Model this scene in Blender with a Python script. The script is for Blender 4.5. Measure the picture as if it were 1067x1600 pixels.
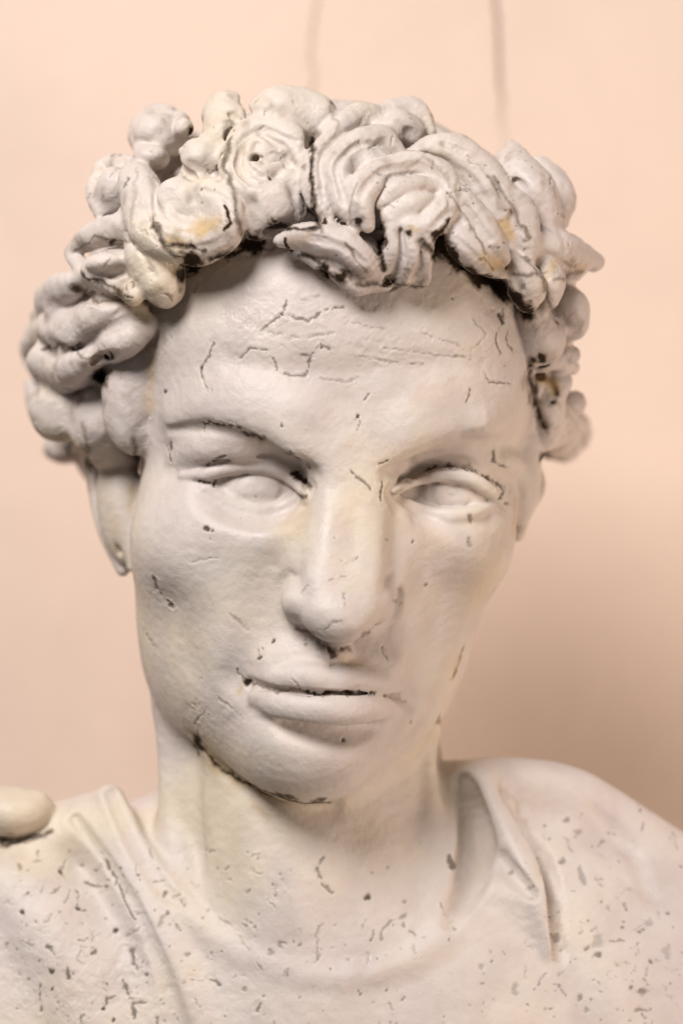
import bpy, math, random, time
import numpy as np
T0 = time.time()
for o in list(bpy.data.objects): bpy.data.objects.remove(o)
sc = bpy.context.scene
C = sc.collection
f32 = np.float32

# ------------------------------------------------------------------ camera
D = 1000.0            # mm from the camera to the plane through the face
S = 0.25              # mm per photograph pixel on that plane
MM = 0.001
UC, VC = 533.5, 800.0
cam_d = bpy.data.cameras.new('camera'); cam = bpy.data.objects.new('camera', cam_d); C.objects.link(cam)
cam.location = (0, -D * MM, 0); cam.rotation_euler = (math.radians(90), 0, 0)
cam_d.sensor_fit = 'VERTICAL'; cam_d.sensor_height = 36.0
cam_d.lens = 36.0 * D / (1600 * S)
cam_d.clip_start = 0.05; cam_d.clip_end = 50
cam_d.dof.use_dof = True; cam_d.dof.focus_distance = 0.975; cam_d.dof.aperture_fstop = 4.5
sc.camera = cam

# ------------------------------------------------------------------ light
sc.view_settings.view_transform = 'Standard'; sc.view_settings.look = 'None'
sc.view_settings.exposure = 0.17; sc.view_settings.gamma = 1.0
w = bpy.data.worlds.new('World'); sc.world = w; w.use_nodes = True
bg = w.node_tree.nodes['Background']
bg.inputs[0].default_value = (1.0, 0.89, 0.85, 1); bg.inputs[1].default_value = 0.085
def area(name, loc, target, size, power, col):
    l = bpy.data.lights.new(name, 'AREA'); l.shape = 'DISK'; l.size = size; l.energy = power; l.color = col
    o = bpy.data.objects.new(name, l); C.objects.link(o); o.location = loc
    v = [t - s for t, s in zip(target, loc)]
    import mathutils
    o.rotation_euler = mathutils.Vector(v).to_track_quat('-Z', 'Y').to_euler()
    return o
area('key_light', (-0.54, -0.98, 1.00), (0, 0.05, -0.02), 0.65, 30, (1.0, 0.95, 0.935))  # soft key from the upper left, source out of view
area('room_lamp', (1.05, -0.45, -0.42), (0.24, 0.34, -0.10), 0.8, 11.0, (1.0, 0.80, 0.66))
sc.cycles.filter_width = 1.7
sc.cycles.max_bounces = 6

# ------------------------------------------------------------------ points
# (u, v, d): photograph column and row, and depth in the same unit towards the viewer
def P(p):
    p = np.atleast_2d(np.asarray(p, float)); q = (D - p[:, 2] * S) / D
    return np.stack([(p[:, 0] - UC) * S * q, -p[:, 2] * S, (VC - p[:, 1]) * S * q], 1)
def uvd(w_):
    d = -w_[:, 1] / S; q = (D + w_[:, 1]) / D
    return w_[:, 0] / (S * q) + UC, VC - w_[:, 2] / (S * q), d
def crom(pts, n=6):
    pts = np.asarray(pts, float)
    if len(pts) < 3: return pts
    e = np.vstack([2 * pts[0] - pts[1], pts, 2 * pts[-1] - pts[-2]]); out = []
    for i in range(len(pts) - 1):
        a, b, c, d = e[i:i + 4]
        for k in range(n):
            t = k / n
            out.append(0.5 * (2 * b + (c - a) * t + (2 * a - 5 * b + 4 * c - d) * t * t + (3 * b - a - 3 * c + d) * t ** 3))
    out.append(pts[-1]); return np.array(out)

# ------------------------------------------------------------------ implicit modelling
OPS = []
OWN = ['head']                       # current owner
OWNERS = {}
HAIRON = [False]
def own(name): OWN[0] = OWNERS.setdefault(name, len(OWNERS))
own('head')
def rotm(yaw=0, pitch=0, roll=0):    # degrees; about z (yaw), x (pitch), y (roll)
    a, b, c = [math.radians(t) for t in (yaw, pitch, roll)]
    Rz = np.array([[math.cos(a), -math.sin(a), 0], [math.sin(a), math.cos(a), 0], [0, 0, 1]])
    Rx = np.array([[1, 0, 0], [0, math.cos(b), -math.sin(b)], [0, math.sin(b), math.cos(b)]])
    Ry = np.array([[math.cos(c), 0, math.sin(c)], [0, 1, 0], [-math.sin(c), 0, math.cos(c)]])
    return Rz @ Rx @ Ry
def ell(c, r, k=20, op='u', rot=(0, 0, 0), dst=None):
    """ellipsoid, centre and radii (across, down, deep) in photograph units"""
    cc = P(c)[0]; q = (D - c[2] * S) / D
    rr = np.array([r[0], r[2], r[1]]) * S * q; R = rotm(*rot)
    ext = np.sqrt(((R * rr) ** 2).sum(1))
    (OPS if dst is None else dst).append(dict(t='e', c=cc, r=rr, R=R, k=k * S, op=op, own=OWN[0], hair=HAIRON[0], lo=cc - ext, hi=cc + ext, m=k * S))
def tube(pts, rad, k=10, op='u', n=6, flat=1.0):
    """round chain through pts with a radius at each"""
    pts = np.asarray(pts, float); rad = np.broadcast_to(np.asarray(rad, float), (len(pts),))
    a = crom(np.column_stack([pts, rad]), n); q = (D - a[:, 2] * S) / D
    w_ = P(a[:, :3]); r = np.maximum(a[:, 3], 1) * S * q
    OPS.append(dict(t='c', p=w_, r=r, k=k * S, op=op, own=OWN[0], hair=HAIRON[0], lo=(w_ - r[:, None]).min(0), hi=(w_ + r[:, None]).max(0), m=k * S))
def brush(pts, wid, amp, n=6):
    """raise (amp > 0) or carve (amp < 0) the surface along pts, soft edge of width wid"""
    pts = np.asarray(pts, float); wid = np.broadcast_to(np.asarray(wid, float), (len(pts),)); amp = np.broadcast_to(np.asarray(amp, float), (len(pts),))
    a = crom(np.column_stack([pts, wid, amp]), n); w_ = P(a[:, :3])
    m = a[:, 3].max() * S * 2.2
    OPS.append(dict(t='b', p=w_, r=np.maximum(a[:, 3], 1) * S, a=a[:, 4] * S, op='b', own=OWN[0], hair=HAIRON[0], lo=w_.min(0) - m, hi=w_.max(0) + m, m=0))
def chain_dist(op, X, extra=None):
    p, r = op['p'].astype(f32), op['r'].astype(f32)
    best = None
    if len(p) == 1:
        dl = np.linalg.norm(X - p[0], axis=1)
        return (dl - r[0]) if extra is None else (dl / r[0], np.full(len(X), extra[0], f32))
    for i in range(len(p) - 1):
        ab = p[i + 1] - p[i]; L = float(ab @ ab) + 1e-9
        t = np.clip((X - p[i]) @ ab / L, 0, 1)
        q = X - p[i] - t[:, None] * ab
        dl = np.sqrt(np.einsum('ij,ij->i', q, q)); rr = r[i] + t * (r[i + 1] - r[i])
        if extra is None:
            v = dl - rr
            best = v if best is None else np.minimum(best, v)
        else:
            v = dl / rr; e = extra[i] + t * (extra[i + 1] - extra[i])
            if best is None: best, be = v, e
            else:
                mk = v < best; best = np.where(mk, v, best); be = np.where(mk, e, be)
    return best if extra is None else (best, be)
def warp(X):
    o = np.zeros_like(X)
    for ax, (a, b, c) in enumerate(((0, 1, 2), (2, 0, 1), (1, 2, 0))):
        o[:, ax] = 0.8 * np.sin(X[:, b] * .17 + 1.1 * ax + .8 * np.sin(X[:, c] * .11)) + 0.3 * np.sin(X[:, a] * .31 + X[:, c] * .36 + 2 * ax)
    return o
def evaluate(pts, ops, margin=9.0, want_owner=False):
    pts = np.ascontiguousarray(pts, f32); order = np.argsort(pts[:, 2], kind='stable'); X = pts[order]; z = X[:, 2]
    F = np.full(len(X), 60.0, f32); XH = X + warp(X); W = np.zeros(len(X), np.int16)
    for op in ops:
        mg = ((margin + op['m']) if op['op'] in 'us' else 0.0) + 2.4 * op['hair']
        lo, hi = op['lo'] - mg, op['hi'] + mg
        i0, i1 = np.searchsorted(z, [lo[2], hi[2]])
        if i1 <= i0: continue
        s = X[i0:i1]
        idx = np.flatnonzero((s[:, 0] > lo[0]) & (s[:, 0] < hi[0]) & (s[:, 1] > lo[1]) & (s[:, 1] < hi[1]))
        if not len(idx): continue
        idx += i0; x = (XH if op['hair'] else X)[idx]; a = F[idx]
        if op['t'] == 'e':
            y = (x - op['c'].astype(f32)) @ op['R'].astype(f32); r = op['r'].astype(f32)
            k0 = np.linalg.norm(y / r, axis=1); k1 = np.linalg.norm(y / (r * r), axis=1) + 1e-9
            b = k0 * (k0 - 1) / k1
        elif op['t'] == 'c': b = chain_dist(op, x)
        else:
            dn, am = chain_dist(op, x, op['a'].astype(f32))
            F[idx] = a - am * np.exp(-dn * dn * 1.4); continue
        k = max(op['k'], 1e-3)
        if op['op'] == 'u':
            h = np.maximum(k - np.abs(a - b), 0) / k
            if want_owner: W[idx] = np.where(b < a, op['own'], W[idx])
            F[idx] = np.minimum(a, b) - h * h * k * 0.25
        else:
            b = -b; h = np.maximum(k - np.abs(a - b), 0) / k
            F[idx] = np.maximum(a, b) + h * h * k * 0.25
    out = np.empty_like(F); out[order] = F
    if not want_owner: return out
    ow = np.empty_like(W); ow[order] = W
    return out, ow
class Depth:
    """depth of the present surface under each point of the picture"""
    def __init__(self, ops, step=10, u0=-40, u1=1110, v0=60, v1=1700, d0=330, d1=-520):
        self.step, self.u0, self.v0 = step, u0, v0
        us = np.arange(u0, u1 + 1, step); vs = np.arange(v0, v1 + 1, step); self.sh = (len(vs), len(us))
        U, V = np.meshgrid(us, vs); U, V = U.ravel(), V.ravel(); dep = np.full(len(U), float(d0))
        act = np.arange(len(U))
        for it in range(60):
            f = evaluate(P(np.column_stack([U[act], V[act], dep[act]])), ops, margin=60)
            dep[act] -= np.clip(f / S * 0.8, -40, 120)
            act = act[(np.abs(f) > 0.15) & (dep[act] > d1)]
            if not len(act): break
        self.z = np.clip(dep, d1, d0).reshape(self.sh)
    def __call__(self, u, v):
        a = np.clip((np.asarray(u, float) - self.u0) / self.step, 0, self.sh[1] - 1.001); b = np.clip((np.asarray(v, float) - self.v0) / self.step, 0, self.sh[0] - 1.001)
        i, j = a.astype(int), b.astype(int); fa, fb = a - i, b - j; z = self.z
        return (z[j, i] * (1 - fa) + z[j, i + 1] * fa) * (1 - fb) + (z[j + 1, i] * (1 - fa) + z[j + 1, i + 1] * fa) * fb
def on(dm, pts, off=0):
    p = np.asarray(pts, float); o = p[:, 2] if p.shape[1] > 2 else 0
    return np.column_stack([p[:, 0], p[:, 1], dm(p[:, 0], p[:, 1]) + o + off])

#@@MODEL
# ================================================================== head
ell((531, 560, -285), (290, 385, 360), 10)                       # skull
ell((420, 560, -130), (165, 200, 190), 120)                     # forehead corners
ell((658, 560, -142), (158, 205, 186), 110)
ell((489, 860, -190), (274, 300, 270), 120)                     # middle of the face
ell((480, 1040, -120), (194, 200, 200), 110)                    # jaw
ell((334, 1010, -230), (97, 150, 150), 90)
ell((604, 1000, -240), (86, 150, 150), 90)
ell((484, 1164, 6), (104, 88, 106), 66)                         # chin
ell((318, 850, -70), (100, 90, 110), 80)                         # cheekbones
ell((708, 840, -90), (88, 90, 110), 80)
own('neck')
tube([(472, 1000, -285), (470, 1200, -284), (485, 1450, -246), (500, 1650, -240)], [212, 220, 228, 250], 34)
own('tunic')
ell((540, 1800, -290), (760, 610, 310), 30)
ell((980, 1620, -330), (260, 330, 260), 60)
ell((60, 1640, -320), (260, 330, 270), 60)
own('head')

DM0 = Depth(OPS)
def F0(pts, off=0): return on(DM0, pts, off)
# brow: bar above the eyes, crease across the forehead
brush(F0([(360, 560), (430, 575), (520, 580), (620, 572), (720, 565), (800, 575)]), 26, -5)
brush(F0([(270, 650), (330, 632), (400, 632), (470, 655), (520, 690)]), [34, 44, 46, 44, 36], [12, 18, 20, 20, 12])
brush(F0([(825, 660), (770, 636), (700, 640), (640, 662), (595, 695)]), [32, 44, 46, 44, 34], [12, 18, 20, 20, 12])
brush(F0([(560, 590), (562, 625)]), 34, -4)
brush(F0([(550, 660), (552, 700)]), 40, 8)
brush(F0([(470, 640), (520, 690)]), 34, 9)
brush(F0([(650, 650), (610, 695)]), 34, 9)
# eye sockets
ell((400, 758, 88), (120, 66, 74), 26, 's', rot=(0, 0, 6))
ell((692, 760, 71), (112, 62, 70), 24, 's', rot=(0, 0, -4))
brush(F0([(262, 735), (300, 735)]), 40, -6)
tube(F0([(290, 648, -34), (345, 642, -13), (415, 657, -7), (475, 692, -4), (514, 722, -10)]), [12, 23, 27, 27, 22], 22)   # brow bars
tube(F0([(594, 716, -10), (645, 682, -6), (705, 662, -8), (765, 658, -13), (826, 678, -28)]), [21, 25, 25, 23, 15], 20)
ell((396, 766, -42), (84, 60, 78), 6)                            # eyeballs
ell((702, 772, -53), (82, 58, 74), 6)
# nose
tube(F0([(512, 745, -40), (488, 820, -26), (470, 890, -12), (466, 930, -6)]), [20, 25, 28, 28], 46)
tube(F0([(592, 745, -40), (604, 820, -28), (602, 890, -16), (592, 930, -8)]), [20, 25, 27, 28], 46)
tube(F0([(536, 690, -26), (530, 760, -8), (516, 840, 22), (508, 910, 46), (504, 950, 50)]), [28, 32, 33, 36, 38], 34)
tube(F0([(572, 690, -26), (572, 760, -8), (572, 840, 22), (564, 910, 46), (558, 950, 50)]), [28, 32, 31, 34, 36], 34)
ell((531, 966, float(DM0(530, 950)) + 63), (46, 40, 42), 22)               # tip
ell((470, 941, float(DM0(474, 946)) + 13), (33, 33, 56), 14)               # wings
ell((588, 943, float(DM0(580, 950)) + 10), (28, 34, 56), 14)
tube(F0([(529, 982, 30), (523, 1014, 6)]), [20, 15], 12)            # septum
brush(F0([(452, 900, 10), (432, 922, 4), (428, 950, 4), (440, 982, 6)]), 13, [-7, -13, -13, -8])  # groove round the wings
brush(F0([(604, 900, 8), (617, 925, 2), (618, 952, 2), (608, 982, 4)]), 13, [-6, -12, -12, -7])
tube(F0([(458, 984, 16), (478, 990, 26), (500, 1004, 30)]), [9, 13, 9], 6, 's')      # nostrils
tube(F0([(596, 986, 14), (578, 994, 26), (556, 1005, 30)]), [8, 12, 8], 6, 's')
brush(F0([(424, 890), (408, 950), (392, 1010), (372, 1055)]), [36, 44, 44, 38], [-10, -16, -16, -14])         # folds beside the mouth
brush(F0([(615, 960), (645, 1020), (655, 1070)]), 40, -7)
brush(F0([(468, 900, 10), (492, 930, 36), (494, 968, 40)]), 14, [-5, -9, -9])
brush(F0([(592, 905, 8), (570, 935, 34), (568, 968, 38)]), 13, [-4, -8, -8])
DM2 = Depth(OPS, 6, 180, 880, 560, 1120)
def F2(pts, off=0): return on(DM2, pts, off)
for v in (700, 730, 760, 790): print('DM2', v, [int(DM2(u, v)) for u in range(240, 860, 30)])
# hooded fold between brow and lid, deep line under the brow
tube(F2([(278, 716, -20), (318, 702, -15), (375, 700, -15), (430, 716, -20), (470, 742, -24)]), [10, 22, 24, 19, 12], 20)
tube(F2([(822, 752, -20), (798, 726, -20), (760, 712, -24)]), [12, 18, 14], 18)
brush(F2([(262, 672, 0), (320, 668, 0), (380, 680, 0), (440, 706, 0), (490, 742, 0)]), [9, 11, 12, 13, 16], [-5, -11, -13, -14, -10])
brush(F2([(606, 740, 0), (640, 722, 0)]), [16, 12], [-10, -5])
# lids
#LID
tube(F2([(284, 744, -2), (318, 742, 5), (350, 734, 6), (392, 728, 6), (430, 734, 6), (458, 750, 5), (478, 774, 0)]), [5, 9, 11, 12, 11, 10, 7], 5)
tube(F2([(322, 762, -4), (358, 786, -3), (400, 798, -3), (438, 792, -3), (468, 776, -4)]), [6, 10, 11, 10, 7], 12)
tube(F2([(614, 770, 2), (645, 751, 10), (685, 741, 13), (722, 744, 13), (752, 759, 11), (775, 779, 8), (792, 800, 0)]), [6, 10, 12, 13, 12, 10, 6], 4)
tube(F2([(628, 782, -1), (664, 798, 2), (705, 806, 2), (745, 799, 1), (774, 786, -2)]), [6, 9, 10, 9, 6], 9)
brush(F2([(316, 726), (340, 718), (380, 709), (425, 714), (462, 732)], 4), [8, 8, 8, 8, 9], [-4, -9, -9, -9, -10])
brush(F2([(632, 752), (662, 731), (700, 722), (740, 730), (772, 752), (792, 790)], 4), [9, 9, 9, 9, 10, 9], [-10, -12, -13, -13, -14, -8])
brush(F2([(484, 764), (474, 786)]), 16, -10)
brush(F2([(610, 774), (618, 792)]), 14, -8)
brush(F2([(352, 812), (410, 824), (460, 806)]), 20, -2.5)
brush(F2([(650, 816), (705, 828), (760, 812)]), 18, -4)
# incised iris
def ring(cu, cv, ru, rv, dm, wid, amp):
    ang = np.radians(np.linspace(0, 360, 14)); uu, vv = cu + ru * np.cos(ang), cv + rv * np.sin(ang)
    brush(np.column_stack([uu, vv, dm(uu, vv)]), wid, amp, 2)
ring(408, 762, 35, 30, DM2, 7, -1.8)
ring(706, 770, 33, 29, DM2, 6, -1.5)
ring(706, 769, 7, 7, DM2, 4, -1.8)
# cheek below the eye, side planes
brush(F0([(350, 830), (420, 850)]), 50, 5)
brush(F0([(660, 835), (720, 830)]), 46, 5)
brush(F0([(268, 950), (290, 1030)]), 56, -11)
brush(F0([(700, 930), (675, 1020)]), 52, -9)
# mouth
md = float(DM0(508, 1080))
def M(pts, off=0): return on(DM0, pts, off)
brush(M([(420, 1038), (470, 1034), (510, 1030), (560, 1034), (605, 1046)]), 36, 17)   # muzzle above the lip
tube(M([(397, 1060, -14), (435, 1059, 2), (480, 1058, 14), (515, 1065, 15), (550, 1060, 14), (595, 1069, -1), (630, 1086, -18)]), [12, 22, 26, 25, 26, 22, 11], 12)
tube(M([(404, 1087, -6), (438, 1099, 7), (478, 1106, 17), (515, 1108, 22), (555, 1108, 18), (588, 1105, 1), (616, 1100, -20)]), [17, 25, 27, 29, 27, 22, 13], 14)
brush(M([(386, 1068, 0), (430, 1076, 14), (480, 1083, 28), (515, 1085, 30), (550, 1084, 26), (595, 1083, 8), (642, 1093, -8)]), [11, 8, 8, 8, 8, 8, 13], [-12, -11, -15, -16, -15, -11, -10])
tube(M([(385, 1067, 2), (389, 1069, -10)]), [7, 5], 6, 's')
brush(M([(444, 1136), (475, 1140), (515, 1144), (555, 1141), (590, 1136)]), [16, 20, 22, 20, 16], [-8, -20, -25, -18, -5])
brush(M([(528, 1018, 6), (518, 1046, 10)]), 15, -6)                   # philtrum
brush(M([(362, 1062), (376, 1068)]), 24, -8)
brush(M([(400, 1146), (430, 1160)]), 34, 4)
brush(M([(650, 1118), (625, 1140)]), 36, 5)
brush(M([(640, 1088), (650, 1100)]), 24, -11)
# jaw line against the neck
brush(F0([(300, 1150), (345, 1200), (400, 1238), (460, 1258), (520, 1262)]), [13, 14, 14, 16, 18], [-10, -16, -18, -15, -9])

# ears
own('ear')
ell((812, 730, -190), (34, 92, 54), 18)
ell((192, 792, -235), (40, 98, 46), 14, rot=(0, 0, -8))
tube([(140, 720, -270), (150, 770, -262), (165, 830, -250), (192, 890, -238)], [12, 12, 12, 11], 5)
brush([(168, 740, -215), (176, 800, -210), (190, 860, -210)], 9, -9)
tube([(196, 770, -215), (204, 830, -205), (208, 884, -205)], [16, 14, 10], 10)
tube([(836, 735, -290), (840, 765, -285), (820, 800, -270), (808, 835, -255)], [12, 12, 11, 11], 10)

# ================================================================== neck
own('neck')
brush([(258, 1110, -190), (258, 1200, -180), (262, 1300, -150), (300, 1420, -110)], [26, 28, 28, 24], [20, 22, 20, 6])
brush([(306, 1150, -135), (308, 1260, -125), (322, 1370, -105)], 30, -14)
brush([(385, 1270, -60), (400, 1380, -45)], 36, 8)
brush([(560, 1300, -45), (545, 1400, -35), (520, 1480, -20)], 50, -6)
brush([(440, 1300, -30), (450, 1420, -20)], 60, 6)
brush([(672, 1150, -170), (675, 1260, -150), (670, 1400, -110)], [22, 24, 26], [18, 18, 10])

# ================================================================== clothes
own('tunic')
DM1 = Depth(OPS)
for v in (1200, 1250, 1300, 1350, 1450, 1550):
    print('DM1', v, [int(DM1(u, v)) for u in range(0, 1080, 60)])
def T(pts, off=0): return on(DM1, pts, off)
own('mantle')
tube([(-80, 1390, -250), (40, 1345, -230), (110, 1310, -215), (170, 1300, -200)], [80, 76, 60, 40], 40)
tube([(20, 1400, -170), (80, 1460, -130), (140, 1560, -110), (180, 1690, -100)], [74, 80, 84, 90], 40)
tube([(-70, 1440, -180), (-20, 1520, -150), (30, 1660, -130)], [84, 88, 90], 40)
own('tunic')
tube([(172, 1250, -190), (215, 1335, -130), (268, 1400, -88), (335, 1464, -52), (430, 1512, -20), (530, 1528, -8), (640, 1502, -26), (705, 1452, -60), (742, 1390, -105)], [24, 24, 20, 15, 13, 13, 15, 18, 18], 24)
tube([(140, 1275, -205), (190, 1360, -135), (245, 1450, -80), (295, 1550, -50), (330, 1650, -40)], [30, 30, 28, 26, 28], 34)
tube([(752, 1228, -172), (794, 1310, -136), (834, 1395, -84), (860, 1480, -56)], [24, 29, 28, 16], 20)
tube(T([(735, 1385, -14), (790, 1400, -12), (820, 1440, -18)]), [10, 20, 16], 24)
tube([(716, 1216, -205), (790, 1224, -222), (880, 1242, -238), (960, 1285, -250), (1060, 1350, -262)], [28, 41, 47, 46, 42], 40)
DM3 = Depth(OPS)
tube(on(DM3, [(724, 1222, -6), (742, 1290, -10), (736, 1370, -8), (704, 1440, 0)]), [12, 25, 24, 8], 14, 's')
tube(on(DM3, [(792, 1240, 6), (838, 1325, -2), (866, 1410, -2), (876, 1500, 5)]), [10, 21, 20, 9], 10, 's')
tube(on(DM3, [(775, 1335, 6), (800, 1368, 4), (832, 1402, 6)]), [6, 12, 6], 8, 's')
def T3(pts, off=0): return on(DM3, pts, off)
brush(T3([(735, 1232), (748, 1310), (735, 1380), (700, 1440)]), [20, 28, 26, 18], [-8, -14, -12, -5])
brush(T3([(785, 1340), (828, 1395)]), 12, -13)
brush(T3([(790, 1232), (838, 1320), (866, 1400), (876, 1490)]), [14, 18, 18, 14], [-6, -10, -10, -6])
brush(T3([(930, 1270), (985, 1330), (1015, 1400)]), 20, -8)
brush(T3([(890, 1300), (930, 1400), (950, 1560)]), 50, 8)
brush(T3([(118, 1280), (172, 1355), (218, 1430), (258, 1525), (296, 1640)]), [9, 9, 9, 12, 14], [-13, -18, -16, -15, -12])
brush(T3([(176, 1240), (212, 1318), (252, 1383), (282, 1410)]), [12, 13, 13, 11], [-20, -24, -20, -8])
own('button')
ell((18, 1268, -185), (66, 40, 60), 4)
tube([(60, 1252, -175), (80, 1272, -185)], [16, 12], 10)
own('head')
# ================================================================== hair
own('hair')
HR = []
ell((512, 472, -232), (442, 345, 338), 10, dst=HR)
DH = Depth(HR)
HAIRON[0] = True
HOFF = -6
def H(pts, off=0): return on(DH, pts, off + HOFF)
ell((512, 478, -282), (384, 314, 338), 30)
tube(H([(228, 420, -36), (270, 345, -40), (350, 318, -36), (430, 305, -36), (520, 300, -36), (620, 305, -36), (700, 325, -36), (770, 365, -38), (822, 425, -44)]), [46, 54, 55, 54, 54, 54, 50, 46, 42], 26)
ell((150, 525, -135), (74, 80, 72), 26); ell((160, 655, -170), (52, 60, 56), 26); ell((98, 640, -215), (50, 50, 50), 20); ell((205, 615, -92), (46, 95, 50), 30)
ell((840, 490, -130), (56, 90, 70), 26); ell((800, 350, -80), (70, 90, 70), 30); ell((852, 620, -195), (36, 88, 64), 26)
ncurl = [0]
def curl():
    ncurl[0] += 1; own('curl%d' % ncurl[0])
def strand(pts, rad, k=9, off=0, moat=9, groove=0):
    rad = np.asarray(rad, float) * 1.13; p = H(pts, 0)
    if moat: brush(p + np.array([0, 0, -6]), rad * 1.45, -moat)
    tube(H(pts, off), rad, k)
    fine_ = not groove
    if fine_: groove = 1 if len(pts) > 3 else 0
    if groove:
        t = np.gradient(p[:, :2], axis=0); nrm = np.stack([-t[:, 1], t[:, 0]], 1); nrm /= np.linalg.norm(nrm, axis=1, keepdims=True) + 1e-9
        for s_ in ((-.42, .4) if abs(groove) > 1.5 else (.12 * (1 if groove > 0 else -1),)):
            g = p.copy(); g[:, :2] += nrm * rad[:, None] * s_; g[:, 2] += rad * (1 - s_ * s_) ** .5
            brush(g[1:-1] if len(g) > 3 else g, 6.5, -3.5 if fine_ else -6.5)
def lump(u, v, off, ru, rv, rd, k=8, rot=(0, 0, 0)): ell((u, v, float(DH(u, v)) + off + HOFF), (ru, rv, rd), k, rot=rot)
def pit(u, v, r, depth=30, off=0, u2=None, v2=None):
    a = H([(u, v, off + 10)])[0]; b = (u2 if u2 is not None else u, v2 if v2 is not None else v, a[2] - depth)
    tube([a, b], [r, r * .7], 5, 's')
def cut(pts, wid, amp, off=0): brush(H(pts, off), wid, amp)
# back row
curl(); lump(354, 178, -9, 36, 38, 44, 14); strand([(352, 195, 4), (338, 230, 8), (346, 262, 2)], [31, 27, 16], 14, moat=4); cut([(334, 190, 35), (356, 186, 42), (378, 194, 35)], 10, -9)
curl(); lump(448, 190, 1, 70, 54, 58, 16); lump(500, 200, -9, 36, 44, 50, 20); cut([(398, 228, 50), (388, 190, 44), (402, 158, 32)], 11, -11); cut([(480, 218, 55), (505, 222, 55), (522, 196, 45)], 9, -10); cut([(425, 190, 60), (460, 200, 66)], 22, -6); cut([(450, 165, 50), (500, 172, 44)], 8, -4)
curl(); lump(612, 207, -34, 60, 36, 60, 14); strand([(580, 186, 0), (635, 180, -5), (668, 208, -12)], [16, 24, 16]); cut([(600, 190, 20), (640, 208, 24), (655, 222, 16)], 9, -9)
curl(); lump(252, 212, -11, 44, 34, 48, 14); strand([(226, 240, 12), (222, 208, 15), (248, 187, 15), (290, 198, 14)], [14, 18, 19, 12], 8); lump(238, 248, -1, 30, 24, 34, 14)
cut([(236, 212, 46), (258, 204, 46)], 14, -6)
curl(); strand([(160, 334, -2), (155, 295, -5), (172, 260, 0), (206, 254, 8)], [12, 20, 20, 12], 10); lump(186, 302, -17, 36, 44, 46, 16); lump(208, 280, 12, 17, 22, 22, 8)
# front row
curl(); lump(420, 256, -10, 60, 58, 46, 16)
strand([(482, 270, 24), (462, 222, 26), (420, 204, 24), (378, 222, 26), (365, 262, 32), (386, 300, 36), (436, 302, 34)], [16, 25, 24, 24, 26, 25, 18], 9, moat=5)
strand([(440, 236, 34), (404, 226, 34), (391, 254, 38), (410, 276, 42), (438, 262, 36)], [9, 15, 16, 15, 8], 6, moat=4)
pit(400, 247, 9, 26, 44)
cut([(436, 224, 50), (404, 212, 50), (378, 236, 54), (376, 266, 58), (400, 290, 60), (440, 282, 54)], 7, -9)
curl(); lump(424, 330, 11, 50, 34, 46, 18); cut([(382, 316, 56), (420, 333, 66), (458, 320, 60)], 9, -9); strand([(456, 284, 22), (480, 302, 16), (472, 334, 12)], [16, 21, 14], 14, moat=3); lump(405, 350, 3, 30, 26, 34, 16)
curl(); lump(318, 252, 3, 42, 42, 46, 14); strand([(288, 240, 18), (322, 226, 24), (352, 248, 22)], [12, 20, 12], 10, moat=4)
cut([(292, 258, 50), (320, 266, 56), (346, 244, 55)], 8, -8)
curl(); strand([(218, 262, 8), (220, 310, 16), (238, 358, 14), (278, 380, 20), (322, 378, 26), (354, 352, 34), (352, 318, 36), (324, 302, 36), (300, 318, 36)], [18, 32, 36, 34, 31, 29, 25, 21, 12], 8, groove=0)
lump(285, 325, 7, 50, 46, 38, 22); lump(328, 336, 9, 34, 34, 36, 14)
cut([(240, 280, 44), (250, 330, 54), (278, 352, 58), (312, 348, 62)], 8, -8); cut([(224, 300, 46), (240, 352, 60), (276, 378, 66)], 6, -4)
# wing shaped lock at the left
curl(); lump(186, 424, -26, 62, 42, 44, 8); strand([(222, 352, 12), (165, 360, 4), (116, 386, -16)], [24, 20, 12], 8, moat=3); strand([(114, 394, -18), (148, 432, -6), (205, 458, 14)], [11, 16, 20], 8, moat=3)
lump(176, 410, 10, 46, 24, 36, 5, (0, 0, -6)); cut([(130, 394, 10), (160, 382, 28), (208, 384, 36)], 8, -16); cut([(136, 412, 6), (160, 432, 20), (210, 432, 34)], 6, -6)
curl(); strand([(206, 338, -2), (226, 390, -6), (246, 430, -16), (258, 452, -26)], [20, 31, 37, 24], 10); cut([(210, 365, 26), (222, 410, 20), (222, 455, 0)], 8, -14)
# middle
curl(); lump(565, 255, -13, 62, 60, 46, 18); strand([(520, 356, 36), (503, 310, 36), (500, 262, 28), (520, 215, 14), (562, 188, 2), (612, 192, -8)], [13, 23, 25, 25, 22, 13], 8)
curl(); strand([(556, 352, 50), (536, 315, 52), (533, 265, 44), (556, 232, 34), (598, 222, 26), (632, 250, 26)], [12, 21, 23, 25, 22, 12], 6, moat=6, groove=-1); lump(585, 290, 5, 46, 60, 46, 16)
curl(); lump(636, 322, 15, 62, 42, 44, 14); strand([(570, 350, 60), (562, 312, 66), (592, 276, 60), (645, 262, 50), (690, 286, 48), (700, 320, 48), (672, 348, 54), (630, 352, 54)], [11, 21, 24, 26, 26, 26, 24, 12], 8, moat=5, groove=-1)
strand([(596, 322, 62), (630, 297, 66), (676, 294, 58)], [8, 18, 12], 6, moat=4)
strand([(604, 336, 58), (642, 318, 66), (680, 314, 56)], [8, 15, 9], 4, moat=3)
curl(); lump(634, 395, 14, 36, 56, 34, 12); strand([(612, 345, 48), (608, 392, 40), (596, 436, 18)], [18, 18, 10], 9, moat=0); strand([(638, 345, 52), (638, 395, 46), (636, 442, 18)], [18, 18, 11], 8, moat=0); strand([(662, 340, 50), (660, 390, 44), (664, 438, 16)], [18, 16, 10], 8, moat=0)
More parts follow.
